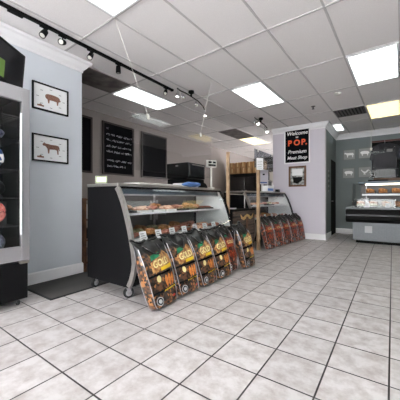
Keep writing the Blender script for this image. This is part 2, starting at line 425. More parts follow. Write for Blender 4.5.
# ------------------------------------------------------------------ track light
TX = -3.17
t = thing('track_light_rail', 'long black track rail running along the ceiling above the counter', 'track light', (TX, .2, ZC))
obj('rail', bx(-.02, .02, 0, 3.45, -.028, 0), 'black_soft', t)
obj('end_cap', bx(-.024, .024, 3.45, 3.49, -.032, .0), 'black_soft', t)
obj('power_feed', bx(-.03, .03, .92, 1.06, -.045, -.028), 'black_soft', t)
def track_head(y, d, label):
    t = thing('track_spotlight', label, 'spotlight', (TX, y, ZC-.029))
    obj('adapter', bx(-.016, .016, -.045, .045, -.018, 0, bev=.003), 'black_soft', t)
    obj('stem', tube(NB(), [(0, 0, -.018), (0, 0, -.05)], .007), 'black_soft', t)
    T = Matrix.Translation((0, 0, -.075)) @ Vector(d).to_track_quat('-Z', 'Y').to_matrix().to_4x4()
    hd = obj('lamp_housing', xf(lathe(NB(), [(.016, .045), (.030, .04), (.034, .0), (.035, -.055), (.031, -.058), (.029, -.045)]), T), 'black_soft', t)
    obj('bulb', xf(lathe(NB(), [(.028, -.0455), (.026, -.052), (.012, -.056)]), T), 'bulb_off', hd)
for y, d, lb in ((1.47, (.25, -.5, -.8), 'first black track spotlight from the left, above the gray wall'),
                 (1.68, (.45, -.55, -.35), 'second black track spotlight from the left, tipped steeply sideways'),
                 (2.05, (.3, -.5, -.8), 'third black track spotlight from the left, near the crown corner'),
                 (2.49, (-.1, .1, -1), 'fourth black track spotlight, hanging straight over the near counter end'),
                 (3.5, (.3, -.5, -.7), 'last black track spotlight at the far end of the rail by the curved fixture')):
    track_head(y, d, lb)

def curved_fixture(loc, pts, spots, label):
    t = thing('curved_spot_fixture', label, 'light fixture', loc)
    obj('mount', lathe(NB(), [(.05, 0), (.055, -.03), (.05, -.04), (.02, -.05), (.015, -.10)], n=14), 'black_soft', t)
    obj('curved_bar', tube(NB(), pts, .011, 8), 'black_soft', t)
    for p, lit, d in spots:
        q = Vector(p); dd = Vector(d).normalized()
        R = dd.to_track_quat('-Z', 'Y').to_matrix().to_4x4(); T = Matrix.Translation(q) @ R
        s = obj('spot_arm', tube(NB(), [q+Vector((0, 0, .0)), q+Vector((0, 0, -.05))], .007), 'chrome', t)
        T = Matrix.Translation(q+Vector((0, 0, -.06))) @ R
        c = obj('spot_cup', xf(lathe(NB(), [(.012, .02), (.02, .0), (.034, -.05), (.036, -.07), (.032, -.07), (.028, -.05)]), T), 'chrome', t, smooth=True)
        obj('bulb', xf(lathe(NB(), [(.026, -.052), (.027, -.066), (.012, -.076)]), T), 'bulb' if lit else 'bulb_off', c)
curved_fixture((-2.93, 3.93, ZC), [(.02, -.42, -.10), (-.02, -.30, -.085), (0, -.15, -.09), (0, 0, -.10), (.03, .18, -.14), (.04, .32, -.19), (.02, .42, -.24)],
    [((.015, -.40, -.10), True, (-.3, .1, -1)), ((-.015, -.25, -.085), False, (.5, .3, -1)), ((.02, .12, -.12), False, (.4, -.3, -1)), ((.025, .41, -.23), True, (.0, .1, -1))],
    'curved black ceiling fixture with four chrome spots at the end of the track rail')
curved_fixture((-2.51, 6.22, ZC), [(.02, -.42, -.10), (-.02, -.30, -.085), (0, -.15, -.09), (0, 0, -.10), (.03, .18, -.14), (.04, .32, -.19)],
    [((.015, -.40, -.10), False, (-.3, .1, -1)), ((-.015, -.16, -.085), True, (.5, -.6, -1)), ((.03, .18, -.14), False, (.4, -.3, -1)), ((.04, .30, -.18), True, (.2, -.5, -1))],
    'curved black ceiling fixture with lit spots left of the welcome sign')

# ------------------------------------------------------------------ hanging acrylic panes
def pane(loc, w, h, ux, m, label, cables, edges=True):
    """ux: direction of the pane's width, 'x' or 'y'"""
    t = thing('hanging_acrylic_shield', label, 'shield', loc)
    if ux == 'y':
        obj('sheet', bx(-.003, .003, 0, w, 0, h), m, t)
        cl = lambda a: bx(-.008, .008, a-.02, a+.02, h-.05, h+.015, bev=.003)
        pt = lambda a, z: Vector((0, a, z))
    else:
        obj('sheet', bx(0, w, -.003, .003, 0, h), m, t)
        cl = lambda a: bx(a-.02, a+.02, -.008, .008, h-.05, h+.015, bev=.003)
        pt = lambda a, z: Vector((a, 0, z))
    for a, b in cables:
        cb = obj('hanging_cable', tube(NB(), [pt(b, ZC+.006-loc[2]), pt(a, h)], .003, 6), 'offwhite', t)
        obj('clip', cl(a), 'offwhite', t)
pane((-2.45, 2.12, 1.42), 1.73, .70, 'y', 'plexi', 'large clear acrylic shield hanging over the near display case', ((.26, -.24), (1.42, 1.72)))
pane((-2.42, 5.62, 1.78), 1.2, .42, 'y', 'smoke', 'smoky acrylic shield hanging between the tan post and the welcome sign', ((.20, .20), (1.12, 1.12)))
pane((-.31, 7.42, 1.55), 1.6, .7, 'x', 'plexi_c', 'clear acrylic shield hanging over the right food case', ((.03, .03), (1.5, 1.5)))

# ------------------------------------------------------------------ wall pictures
def framed(name, label, W, H, T, frame_m, fw, parts, paper='paper', depth=.022):
    """frame centred on 0 in x/z, facing -y (local)"""
    t = thing(name, label, 'picture'); t.matrix_world = T
    f = NB()
    box(f, -W/2, W/2, -depth, 0, H/2-fw, H/2); box(f, -W/2, W/2, -depth, 0, -H/2, -H/2+fw)
    box(f, -W/2, -W/2+fw, -depth, 0, -H/2+fw, H/2-fw); box(f, W/2-fw, W/2, -depth, 0, -H/2+fw, H/2-fw)
    obj('frame', f, frame_m, t)
    p = obj('print', bx(-W/2+fw, W/2-fw, -depth*.5, -.002, -H/2+fw, H/2-fw), paper, t)
    for nm, poly, m in parts:
        obj(nm, prism(NB(), poly, 'y', -depth*.5-.0015, -depth*.5), m, p)
    return t
def Tpx(x, y, z): return Matrix.Translation((x, y, z)) @ Matrix.Rotation(PI/2, 4, 'Z')
def Tny(x, y, z): return Matrix.Translation((x, y, z))
def sc_poly(p, s, dx=0, dz=0): return [(x*s+dx, z*s+dz) for x, z in p]
PIG = [(-1, .1), (-.96, .28), (-.8, .42), (-.55, .48), (-.1, .52), (.4, .48), (.75, .42), (.95, .28), (1.0, .05), (1.12, -.05), (1.02, -.18), (.85, -.2), (.78, -.42), (.72, -.75), (.58, -.75), (.55, -.32), (.1, -.28), (-.3, -.28), (-.42, -.34), (-.45, -.75), (-.6, -.75), (-.68, -.28), (-.92, -.12)]
COW = [(-1.25, .30), (-1.12, .46), (-.98, .62), (-.90, .46), (-.6, .44), (0, .38), (.5, .40), (.9, .36), (1.02, .15), (1.1, -.3), (1.0, -.32), (.96, -.05), (.9, -.2), (.92, -.85), (.76, -.85), (.7, -.3), (.4, -.22), (0, -.26), (-.3, -.28), (-.36, -.85), (-.5, -.85), (-.58, -.22), (-.72, -.05), (-.86, .12), (-1.15, .14)]
ROO = [(-.9, .5), (-.7, .6), (-.55, .35), (-.2, .1), (.2, .05), (.6, .45), (.95, .6), (.85, .2), (.5, -.2), (.15, -.4), (.2, -.8), (.05, -.8), (0, -.45), (-.1, -.8), (-.25, -.8), (-.2, -.38), (-.5, -.05), (-.75, .35)]
def strokes(seed, n, W, H, m='inkgray', L=.03):
    r = random.Random(seed); out = []
    for k in range(n):
        a = 2*PI*k/n; x = .36*W*math.cos(a); z = .34*H*math.sin(a)
        out.append(('annotation', [(x-L/2, z-.003), (x+L/2, z-.003), (x+L/2, z+.003), (x-L/2, z+.003)], m))
    return out
CAP = [('caption', [(-.17, -.125), (-.09, -.125), (-.09, -.105), (-.11, -.105), (-.13, -.09), (-.15, -.105), (-.17, -.105)], 'inkbrown')]
framed('framed_picture', 'black framed pig diagram, upper of two prints on the gray wall', .46, .345, Tpx(-3.618, 1.76, 2.38), 'black_soft', .018,
       [('pig_drawing', sc_poly(PIG, .095, .02, .01), 'inkbrown')]+strokes(1, 8, .46, .345)+CAP)
framed('framed_picture', 'black framed cow diagram, lower of two prints on the gray wall', .46, .345, Tpx(-3.618, 1.76, 1.725), 'black_soft', .018,
       [('cow_drawing', sc_poly(COW, .095, .01, .02), 'inkbrown')]+strokes(2, 8, .46, .345)+CAP)

# welcome sign
t = thing('welcome_sign', 'black and white edged sign reading Welcome to POP Premium Meat Shop', 'sign', (-1.985, 7.495, 2.51))
W, H = .68, .95
f = NB(); fw = .03
box(f, -W/2, W/2, -.03, 0, H/2-fw, H/2); box(f, -W/2, W/2, -.03, 0, -H/2, -H/2+fw)
box(f, -W/2, -W/2+fw, -.03, 0, -H/2+fw, H/2-fw); box(f, W/2-fw, W/2, -.03, 0, -H/2+fw, H/2-fw)
obj('frame', f, 'trim', t)
bd = obj('board', bx(-W/2+fw, W/2-fw, -.02, -.002, -H/2+fw, H/2-fw), 'slate', t)
for s, size, z, m, sh, bold, x in (('Welcome', .14, .30, 'paper', .25, .002, 0), ('to', .08, .215, 'paper', .25, .001, 0), ('P', .21, .02, 'orange_sign', 0, .008, -.19), ('O', .21, .02, 'orange_sign', 0, .008, 0), ('P.', .21, .02, 'orange_sign', 0, .008, .19), ('Premium', .135, -.20, 'paper', .25, .002, 0), ('Meat Shop', .122, -.36, 'paper', .25, .002, 0)):
    obj('lettering', xf(text_bm(s, size, sh, .001, bold), FACE_NY(x, -.022, z)), m, bd)
t = framed('framed_picture', 'brown framed photograph hanging under the welcome sign', .46, .56, Tny(-1.975, 7.497, 1.68), 'brown', .05,
       [('upper_photo', [(-.14, .02), (.14, .02), (.14, .2), (-.14, .2)], 'paper'), ('dark_subject', [(-.1, -.17), (.0, -.2), (.12, -.12), (.13, -.02), (-.12, -.02)], 'black_soft')], 'tan_pic', .03)
t = thing('switch_plate', 'strip of dark wall switches on the return wall left of the dark door', 'switch', (-1.278, 7.95, 1.55))
obj('plate', bx(0, .008, -.04, .04, -.3, .3, bev=.003), 'picgray', t)
for k in range(4): obj('switch', bx(.008, .02, -.018, .018, -.24+.14*k, -.17+.14*k), 'black_soft', t)

for i, (x, z, kind, lb) in enumerate(((-.91, 2.41, COW, 'upper left'), (-.51, 2.42, PIG, 'upper right'), (-.93, 1.85, PIG, 'lower left'), (-.51, 1.86, ROO, 'lower right'))):
    nm = {0: 'cow', 1: 'pig', 2: 'pig', 3: 'bird'}[i]
    framed('animal_print', '%s of four small gray prints with a white animal on the slate back wall' % lb, .32, .31, Tny(x, 9.297, z), 'inkgray', .012,
           [('animal_shape', sc_poly(kind, .11, 0, .01), 'paper')], 'picgray')

# ------------------------------------------------------------------ chalkboards
def scribble(parent, z, seed, x0=-.38, x1=.38, h=.05):
    r = random.Random(seed); x = x0
    while x < x1:
        n = r.randint(3, 7); bm = NB(); px = None
        for c in range(n):
            if x > x1: break
            w = .020+.010*r.random()
            pts = [(x+w*r.random(), z+h*(r.random()-.5)) for _ in range(4)]
            if px: pts.insert(0, px)
            for (ax, az), (cx, cz) in zip(pts, pts[1:]):
                d = Vector((cx-ax, cz-az))
                if d.length < .004: continue
                e = d.normalized()*.004; q = Vector((-e.y, e.x))
                prism(bm, [(ax-e.x-q.x, az-e.y-q.y), (cx+e.x-q.x, cz+e.y-q.y), (cx+e.x+q.x, cz+e.y+q.y), (ax-e.x+q.x, az-e.y+q.y)], 'y', -.0165, -.0150)
            px = pts[-1]; x += w+.004
        obj('chalk_word', bm, 'chalk', parent)
        x += .03
def board(y0, y1, label, lines):
    W = y1-y0; H = 1.24
    t = thing('chalkboard', label, 'chalkboard'); t.matrix_world = Tpx(-5.398, (y0+y1)/2, 2.265)
    f = NB(); fw = .04
    box(f, -W/2, W/2, -.03, 0, H/2-fw, H/2); box(f, -W/2, W/2, -.03, 0, -H/2, -H/2+fw)
    box(f, -W/2, -W/2+fw, -.03, 0, -H/2+fw, H/2-fw); box(f, W/2-fw, W/2, -.03, 0, -H/2+fw, H/2-fw)
    obj('frame', f, mat('board_frame', srgb(46, 30, 28), .5), t)
    b = obj('slate', bx(-W/2+fw, W/2-fw, -.015, -.001, -H/2+fw, H/2-fw), 'slate', t)
    for z, a, c, s in lines: scribble(b, z, s, a, c)
board(2.75, 3.52, 'blank black menu board partly hidden behind the end of the gray wall', [])
board(3.78, 4.72, 'black menu chalkboard covered in handwritten white chalk lines', [(.47, -.36, -.30, 1), (.33, -.36, .38, 2), (.20, -.36, .38, 3), (.06, -.36, .38, 4), (-.07, -.36, .38, 5), (-.28, -.34, .38, 6), (-.41, -.34, .2, 7)])
board(4.98, 5.99, 'empty black menu board, right of the board with chalk writing', [])

# ------------------------------------------------------------------ display cases
PROF = [(-.09, .13), (-.05, .2), (-.015, .30), (0, .39), (-.012, .5), (-.035, .6), (-.075, .75), (-.125, .9), (-.185, 1.05), (-.25, 1.17), (-.285, 1.215)]
def interp(z):
    for (x0, z0), (x1, z1) in zip(PROF, PROF[1:]):
        if z0 <= z <= z1: return x0+(x1-x0)*(z-z0)/(z1-z0)
    return PROF[-1][0]
def strip(bm, prof, w, a0, a1):
    """band of width w hugging the inside of a profile, extruded along y"""
    inner = []
    for i, (x, z) in enumerate(prof):
        d = Vector(prof[min(i+1, len(prof)-1)])-Vector(prof[max(i-1, 0)]); d.normalize()
        inner.append((x-d.y*w, z+d.x*w))
    return prism(bm, list(prof)+inner[::-1], 'y', a0, a1)
def caster(parent, x, y, rz):
    c = obj('caster', bx(-.035, .035, -.04, .04, .122, .131), 'chrome', parent)
    c.location = (x, y, 0); c.rotation_euler = (0, 0, rz)
    fk = NB()
    prism(fk, [(-.03, .122), (.03, .122), (.012, .05), (-.012, .05)], 'x', -.029, -.024); prism(fk, [(-.03, .122), (.03, .122), (.012, .05), (-.012, .05)], 'x', .024, .029)
    box(fk, -.026, .026, -.03, .03, .112, .122)
    obj('fork', fk, 'chrome', c)
    R = Matrix.Translation((0, .0, .0585)) @ Matrix.Rotation(PI/2, 4, 'Y')
    obj('wheel', xf(lathe(NB(), [(.04, -.02), (.056, -.017), (.0585, 0), (.056, .017), (.04, .02)], n=20), R), 'rubber', c)
    obj('hub', xf(lathe(NB(), [(.034, -.0215), (.034, .0215)], n=14), R), 'alum', c)
def display_case(L, loc, rz, label, hood='black'):
    """front bulge at x=0 facing +x, back at x=-.85, runs 0..L in y"""
    t = thing('display_case', label, 'display case', loc, rz)
    end = [(-.85, .13)]+PROF+[(-.85, 1.215)]
    for nm, a0, a1, m in (('end_panel', 0, .03, 'black'), ('end_panel', L-.03, L, 'black')):
        p = obj(nm, prism(NB(), [(x-.012 if 0 < i < len(end)-1 else x, z) for i, (x, z) in enumerate(end)], 'y', a0, a1), m, t)
        st = obj('curved_trim', strip(NB(), PROF, .05 if a0 == 0 else .018, a0-.006 if a0 == 0 else a0, a1 if a0 == 0 else a1+.006), 'steel' if a0 == 0 else 'black', p)
        ii = obj('inner_liner', prism(NB(), [(x-.03, z) for x, z in PROF[3:]]+[(-.78, 1.2), (-.78, .39)], 'y', (a1+.001) if a0 == 0 else a0-.006, a1+.006 if a0 == 0 else a0-.001), 'case_in', p)
    obj('top_cap', bx(-.86, -.275, -.004, L+.004, 1.215, 1.25, bev=.004), 'steel', t)
    obj('canopy_edge', bx(-.33, -.27, .03, L-.03, 1.19, 1.213), 'black', t)
    v = NB(); prism(v, [(-.36, 1.2), (-.33, 1.2), (-.30, 1.13), (-.33, 1.13)], 'y', .04, L-.04)
    obj('valance', v, 'teal', t)
    v = NB(); prism(v, [(-.34, 1.128), (-.298, 1.128), (-.292, 1.112), (-.34, 1.112)], 'y', .04, L-.04)
    obj('valance_trim', v, 'alum', t)
    obj('lamp_tube', xf(tube(NB(), [(-.42, .08, 1.165), (-.42, L-.08, 1.165)], .013), Matrix.Identity(4)), 'tube', t)
    obj('base_cabinet', prism(NB(), [(-.85, .13), (-.102, .13), (-.065, .2), (-.03, .30), (-.018, .39), (-.02, .5), (-.05, .6), (-.82, .6), (-.85, .6)], 'y', .031, L-.031), 'black', t)
    bk = obj('rear_door', bx(-.84, -.82, .031, L/2-.01, .601, 1.2), 'case_dk', t)
    obj('door_handle', bx(-.82, -.81, L/2-.09, L/2-.05, .75, 1.05), 'alum', bk)
    bk = obj('rear_door', bx(-.85, -.83, L/2-.02, L-.031, .601, 1.2), 'case_dk', t)
    obj('door_handle', bx(-.83, -.82, L/2+.05, L/2+.09, .75, 1.05), 'alum', bk)
    sh = obj('shelf', bx(-.75, -.27, .035, L-.035, .893, .901), 'white', t)
    obj('shelf_edge', bx(-.275, -.255, .035, L-.035, .885, .909), 'white', sh)
    for y in (L*.36, L*.70): obj('shelf_bracket', bx(-.72, -.3, y-.01, y+.01, .86, .885), 'alum', sh)
    obj('post', bx(-.819, -.808, L/2-.02, L/2+.02, .602, 1.2), 'alum', t)
    # curved glass in three lites
    gp = [p for p in PROF if p[1] >= .5]
    for k in range(2):
        a, b = .035+k*(L-.07)/2+.002, .035+(k+1)*(L-.07)/2-.002
        obj('curved_glass', strip(NB(), gp, .006, a, b), 'glass', t, smooth=False)
    for y in (.055, L-.055):
        for x in (-.17, -.78): caster(t, x, y, -.5 if x > -.5 else .2)
    return t
L1 = 2.2
caseA = display_case(L1, (-2.12, 1.88, 0), 0, 'large black curved glass meat display case on casters, nearest the camera')
RZ2 = -math.radians(8)
caseB = display_case(2.02, (-2.28, 5.36, 0), RZ2, 'black curved glass display case against the lilac wall, behind the wooden counter')
T2 = Matrix.Translation((-2.28, 5.36, 0)) @ Matrix.Rotation(RZ2, 4, 'Z')
T1 = Matrix.Translation((-2.12, 1.88, 0))

# ------------------------------------------------------------------ food in the cases
def tray_proto(mm, tm, seed, w=.22, l=.2, n=7, kind='lump', hi=.02):
    t = thing('meat_tray', '', 'food', (0, 0, 0))
    b = NB(); box(b, -w/2, w/2, -l/2, l/2, 0, .008)
    for q in ((-w/2, -w/2+.008, -l/2, l/2), (w/2-.008, w/2, -l/2, l/2), (-w/2+.008, w/2-.008, -l/2, -l/2+.008), (-w/2+.008, w/2-.008, l/2-.008, l/2)):
        box(b, q[0], q[1], q[2], q[3], .008, .03)
    obj('tray', b, tm, t)
    r = random.Random(seed); m = NB()
    for k in range(n):
        if kind == 'lump':
            blob(m, ((r.random()-.5)*w*.48, (r.random()-.5)*l*.5, .035+hi*r.random()), (.042, .034, .025), seed*10+k, .4, 2, r.random()*3)
        else:
            y = (k-(n-1)/2)*l*.8/n
            tube(m, [(-w*.38, y, .03), (-w*.2, y+.004, .038), (w*.2, y-.004, .038), (w*.38, y, .03)], [.006, .014, .014, .006])
    obj('meat', m, mm, t, smooth=True)
    return t
protos = [tray_proto('meat', 'tray', 1), tray_proto('meat_p', 'tray', 2), tray_proto('sausage', 'tray_b', 3, kind='link'), tray_proto('baked', 'tray_b', 4, n=15, hi=.05), tray_proto('meat', 'tray_b', 5, n=6), tray_proto('greens', 'tray_b', 6, n=10, hi=.035)]
def card_proto():
    t = thing('price_card', '', 'price card')
    obj('card', xf(bx(-.002, .002, -.05, .05, 0, .105), Matrix.Rotation(-.3, 4, 'Y')), 'paper', t)
    obj('holder', bx(-.012, .012, -.02, .02, -.004, .004), 'alum', t)
    i = NB()
    for k in range(3): box(i, .0022, .003, -.035, .035-.012*k, .025+.024*k, .033+.024*k)
    obj('print', xf(i, Matrix.Rotation(-.3, 4, 'Y')), 'inkgray', t)
    return t
cardp = card_proto()
platter = tray_proto('baked', 'tray_b', 9, w=.25, l=.27, n=34, hi=.09)
used = set()
def put(proto, T, p, rz, label, group):
    loc = T @ Vector(p); ang = rz+T.to_euler().z
    if id(proto) in used: o = dup(proto, loc, ang, label)
    else: o = proto; o.location = loc; o.rotation_euler = (0, 0, ang); o['label'] = label; used.add(id(proto))
    o['group'] = group
    return o
r = random.Random(3)
names = {0: 'dark red meat on a white tray', 1: 'pale pink meat on a white tray', 2: 'row of brown sausages on a black tray', 3: 'browned cuts piled on a black tray', 4: 'dark red meat on a black tray', 5: 'green packed side dish on a black tray'}
def fill(T, L, where, z, xs, order, case, y_step=.245, y0=.2):
    k = 0
    for x in xs:
        y = y0
        while y < L-.17:
            i = order[k % len(order)]; k += 1
            put(protos[i], T, (x, y, z), PI/2*0, '%s, %s, %s' % (names[i], where, case), '%s, %s, %s' % (names[i], where, case))
            y += y_step
fill(T1, L1, 'glass shelf', .902, (-.42, -.643), [3, 1, 0, 1, 4, 3, 2, 2, 3, 0, 1], 'near display case')
fill(T1, L1, 'lower deck', .602, (-.24, -.465, -.692), [0, 3, 4, 0, 2, 1, 0, 4, 3, 5], 'near display case')
fill(T2, 2.02, 'glass shelf', .902, (-.40,), [5, 1, 0, 4], 'far display case', .26, .25)
fill(T2, 2.02, 'lower deck', .602, (-.25, -.53), [0, 1, 4, 3], 'far display case', .26, .25)
deck = NB(); 
for k in range(8): put(cardp, T1, (-.105, .22+k*.25, .605), .15*(r.random()-.5), 'small white price card on the lower deck, near display case', 'price cards on the lower deck of the near case')
for k in range(5): put(cardp, T2, (-.105, .3+k*.33, .605), .1, 'small white price card at the front of the lower deck in the far display case', 'price cards in the far case')

# ------------------------------------------------------------------ charcoal bags
BW, BH, BT = .385, .65, .15
def wid(t): return BW/2*(1-.10*max(0, 1-t/.07)**2)*(.86+.17*math.sin(min(1, t/.75)*PI/2)*(1-.10*max(0, (t-.75)/.25)))
def thick(t): return BT/2*((.72+.28*math.sin(min(1, t/.4)*PI/2)) if t < .62 else max(.12, 1-((t-.62)/.34)**1.3*.9))
def fsurf(u, t, side=1, seed=0):
    p = 16; a = abs(u)
    th = thick(t)*(max(0, 1-a**p)**(1/p))*(.74+.30*(1-a*a))
    cr = .012*noise.noise(Vector((u*2.2+seed*5, t*5, side*3)))*(1.1 if t < .6 else 1.1+5*(t-.6))
    if t > .55: cr += .010*(t-.55)/.45*noise.noise(Vector((u*6+seed*9, t*14, side*2)))
    sag = .06*max(0, t-.75)/.25*(noise.noise(Vector((u*1.4+seed*7, 3, seed)))+.2)
    y = -side*(th+(cr if a < .97 else 0))
    fold = .05*max(0, (t-.86)/.14)**1.5          # crumpled top flops back
    return Vector((u*wid(t)+.006*noise.noise(Vector((t*4, side, seed))), y+fold, t*BH+sag))
def bag_body(seed):
    bm = NB(); nu, nt = 20, 34
    us = [math.sin((-1+2*i/nu)*PI/2) for i in range(nu+1)]
    rows = []
    for j in range(nt+1):
        t = j/nt
        row = [bm.verts.new(fsurf(u, t, 1, seed)) for u in us]+[bm.verts.new(fsurf(u, t, -1, seed)) for u in us[1:-1][::-1]]
        rows.append(row)
    n = len(rows[0])
    for A, B in zip(rows, rows[1:]):
        for k in range(n): bm.faces.new((A[k], A[(k+1) % n], B[(k+1) % n], B[k]))
    bm.faces.new(rows[0][::-1]); bm.faces.new(rows[-1])
    return bm
def on_bag(bm, seed, off=.004):
    """map flat (x in -1..1, y in 0..1) print onto the bag front"""
    for v in bm.verts:
        p = fsurf(v.co.x, v.co.y, 1, seed); v.co = p+Vector((0, -off-v.co.z, 0))
    return bm
def patch(poly, seed, off=.004, cuts=5):
    bm = NB(); vs = [bm.verts.new((x, y, 0)) for x, y in poly]; bm.faces.new(vs)
    bmesh.ops.triangulate(bm, faces=bm.faces)
    bmesh.ops.subdivide_edges(bm, edges=bm.edges, cuts=cuts, use_grid_fill=True)
    return on_bag(bm, seed, off)
def ell(cx, cy, rx, ry, ang=0, n=18):
    return [(cx+rx*math.cos(a)*math.cos(ang)-ry*math.sin(a)*math.sin(ang)*BW/BH*.0-0, cy+ry*math.sin(a)+rx*math.cos(a)*math.sin(ang)) for a in (2*PI*k/n for k in range(n))]
def bag(seed, kind, bw=.36, bt=.15):
    global BW, BT
    BW, BT = bw, bt
    t = thing('charcoal_bag', '', 'bag')
    body = obj('bag_body', bag_body(seed), 'bagA' if kind == 'gold' else 'bagB', t, smooth=True)
    # white piping along the four gusset edges
    for s in (-1, 1):
        obj('piping', tube(NB(), [fsurf(s*.97, j/24, 1, seed)+Vector((0, -.003, 0)) for j in range(0, 22)], .0042, 6), 'alum', t)
        obj('piping', tube(NB(), [fsurf(s*.97, j/24, -1, seed)+Vector((0, .003, 0)) for j in range(0, 22)], .0042, 6), 'alum', t)
    if kind == 'gold':
        obj('green_patch', patch([(-.55, .685), (.12, .725), (.16, .80), (-.48, .765)], seed), 'green', t)
        obj('grill_photo', patch([(-.6, .50), (.92, .51), (.92, .72), (.60, .82), (.22, .76), (.18, .70), (-.6, .66)], seed, .003), 'grillphoto', t)
        tx = text_bm('GOLD', 1, 0, 0, .03)
        bmesh.ops.triangulate(tx, faces=tx.faces)
        xs = [v.co.x for v in tx.verts]; a, b = min(xs), max(xs)
        for v in tx.verts: v.co = Vector((-.50+1.2*(v.co.x-a)/(b-a), .57+.105*v.co.y/.7+.03*(v.co.x-a)/(b-a), 0))
        obj('lettering', on_bag(tx, seed, .007), 'cream', t)
        obj('yellow_band', patch([(-.05, .505), (.86, .53), (.86, .585), (-.05, .555)], seed, .006), 'yellow', t)
        obj('black_band', patch([(-.95, .445), (.95, .465), (.95, .495), (-.95, .475)], seed, .005), 'black_gloss', t)
        f = [ell(.16, .345, .12, .085), ell(.42, .345, .12, .095), ell(.68, .355, .12, .09)]
        for k, p in enumerate(f): obj('food_print', patch(p, seed, .005+.001*k), 'orange', t)
        obj('plate_print', patch(ell(-.35, .40, .16, .05), seed, .005), 'cream', t)
        st = NB()
        obj('lower_band', patch([(-.95, .185), (.95, .215), (.95, .25), (-.95, .22)], seed, .004), 'black_gloss', t)
        hz = [patch([(-.2+.12*k, .20+.002*k), (-.14+.12*k, .20+.002*k), (-.10+.12*k, .222+.002*k), (-.16+.12*k, .222+.002*k)], seed, .006, 1) for k in range(9)]
        for q in hz:
            me = bpy.data.meshes.new('q'); q.to_mesh(me); q.free(); st.from_mesh(me); bpy.data.meshes.remove(me)
        obj('hazard_stripe', st, 'yellow', t)
    else:
        obj('red_panel', patch([(-.6, .52), (.8, .52), (.8, .72), (-.6, .70)], seed, .003), 'ember', t)
        tx = text_bm('GOLD', 1, 0, 0, .02); bmesh.ops.triangulate(tx, faces=tx.faces)
        xs = [v.co.x for v in tx.verts]; a, b = min(xs), max(xs)
        for v in tx.verts: v.co = Vector((-.4+1.1*(v.co.x-a)/(b-a), .60+.07*v.co.y/.7, 0))
        obj('lettering', on_bag(tx, seed, .007), 'cream', t)
        for k, p in enumerate([ell(-.25, .38, .2, .07), ell(.2, .34, .2, .08), ell(.55, .40, .2, .06)]): obj('food_print', patch(p, seed, .005+.001*k), 'ember', t)
        obj('green_patch', patch([(-.4, .76), (.1, .76), (.1, .81), (-.4, .81)], seed), 'green' if kind != 'plain' else 'ember', t)
    # round emblem in the lower left corner
    e = obj('wheel_emblem', patch(ell(-.62, .09, .25, .065), seed, .008), 'grayprint', t)
    obj('emblem_ring', patch(ell(-.62, .09, .19, .05), seed, .0095), 'black_gloss', e)
    obj('emblem_centre', patch(ell(-.62, .09, .12, .032), seed, .011), 'grayprint', e)
    obj('red_mark', patch([(.5, .07), (.72, .075), (.72, .11), (.5, .105)], seed, .006), 'red', t)
    # rolled and crumpled top with a carry strap
    top = NB()
    n = 22
    A = []
    for k in range(n+1):
        u = -1+2*k/n; p = fsurf(u*.98, 1, 1, seed)
        A.append(p+Vector((0, .012+.012*noise.noise(Vector((u*4, seed, 0))), .012+.018*noise.noise(Vector((u*3, seed, 9))))))
    tube(top, A, [.012+.009*abs(noise.noise(Vector((k*.9, seed, 4)))) for k in range(n+1)], 8)
    obj('rolled_top', top, 'black_gloss', t, smooth=True)
    sp = []
    for k in range(15):
        u = -.55+1.1*k/14; q = fsurf(u, .93-.16*math.sin(PI*k/14), 1, seed); sp.append(q+Vector((0, -.010-.012*math.sin(PI*k/14), 0)))
    obj('carry_strap', tube(NB(), sp, .0075, 6), 'black_gloss', t, smooth=True)
    return t
LEAN = math.radians(18)
goldA, goldB, goldC, redA = bag(1, 'gold', .395), bag(2, 'gold', .36), bag(4, 'gold', .345), bag(3, 'red', .33, .14)
redB, redC = bag(5, 'red', .365, .12), bag(6, 'red', .365, .12)
def place_bag(p, x, y, yaw, lean, label, group):
    R = Matrix.Rotation(PI/2+yaw, 4, 'Z') @ Matrix.Rotation(-lean, 4, 'X')
    # the lowest line of the tilted bag is its rear bottom edge or its front one; rest it on the floor
    o = dup(p, (0, 0, 0), 0, label) if id(p) in used else p
    used.add(id(p)); o['label'] = label; o['group'] = group
    off = R @ Vector((0, -thick(0), 0))
    low = min((R @ Vector((0, s*thick(0), 0))).z for s in (-1, 1))
    o.rotation_euler = R.to_euler(); o.location = (x-off.x, y-off.y, -low+.004)
    return o
G1 = 'charcoal bags along the near display case'; G2 = 'charcoal bags along the far display case'
place_bag(goldA, -1.77, 1.985, .06, math.radians(19), 'black and gold charcoal bag at the front of the row, nearest the camera', G1)
place_bag(goldB, -1.79, 2.395, -.05, LEAN, 'black and gold charcoal bag, next one right of the nearest bag', G1)
place_bag(goldC, -1.77, 2.775, -.03, LEAN, 'black and gold charcoal bag in the middle of the near row', G1)
place_bag(goldB, -1.76, 3.15, -.02, LEAN, 'black and gold charcoal bag just left of the red one', G1)
place_bag(redA, -1.83, 3.51, .0, math.radians(15), 'reddish charcoal bag set back between two gold ones', G1)
place_bag(goldC, -1.72, 3.86, -.06, math.radians(13), 'last gold charcoal bag of the near row, beside the wooden counter', G1)
farb = ['reddish charcoal bag at the left end of the far row, beside the tan post', 'second reddish charcoal bag from the left in the far row', 'middle reddish charcoal bag of the five in the far row', 'second last reddish charcoal bag in the far row', 'last reddish charcoal bag in the far row, beside the lilac wall']
for k, lb in enumerate(farb):
    y = 5.53+.41*k
    place_bag((redB, redC)[k % 2], -2.28+(y-5.36)*.1405+.285, y, RZ2, math.radians(13+k % 2), lb, G2)

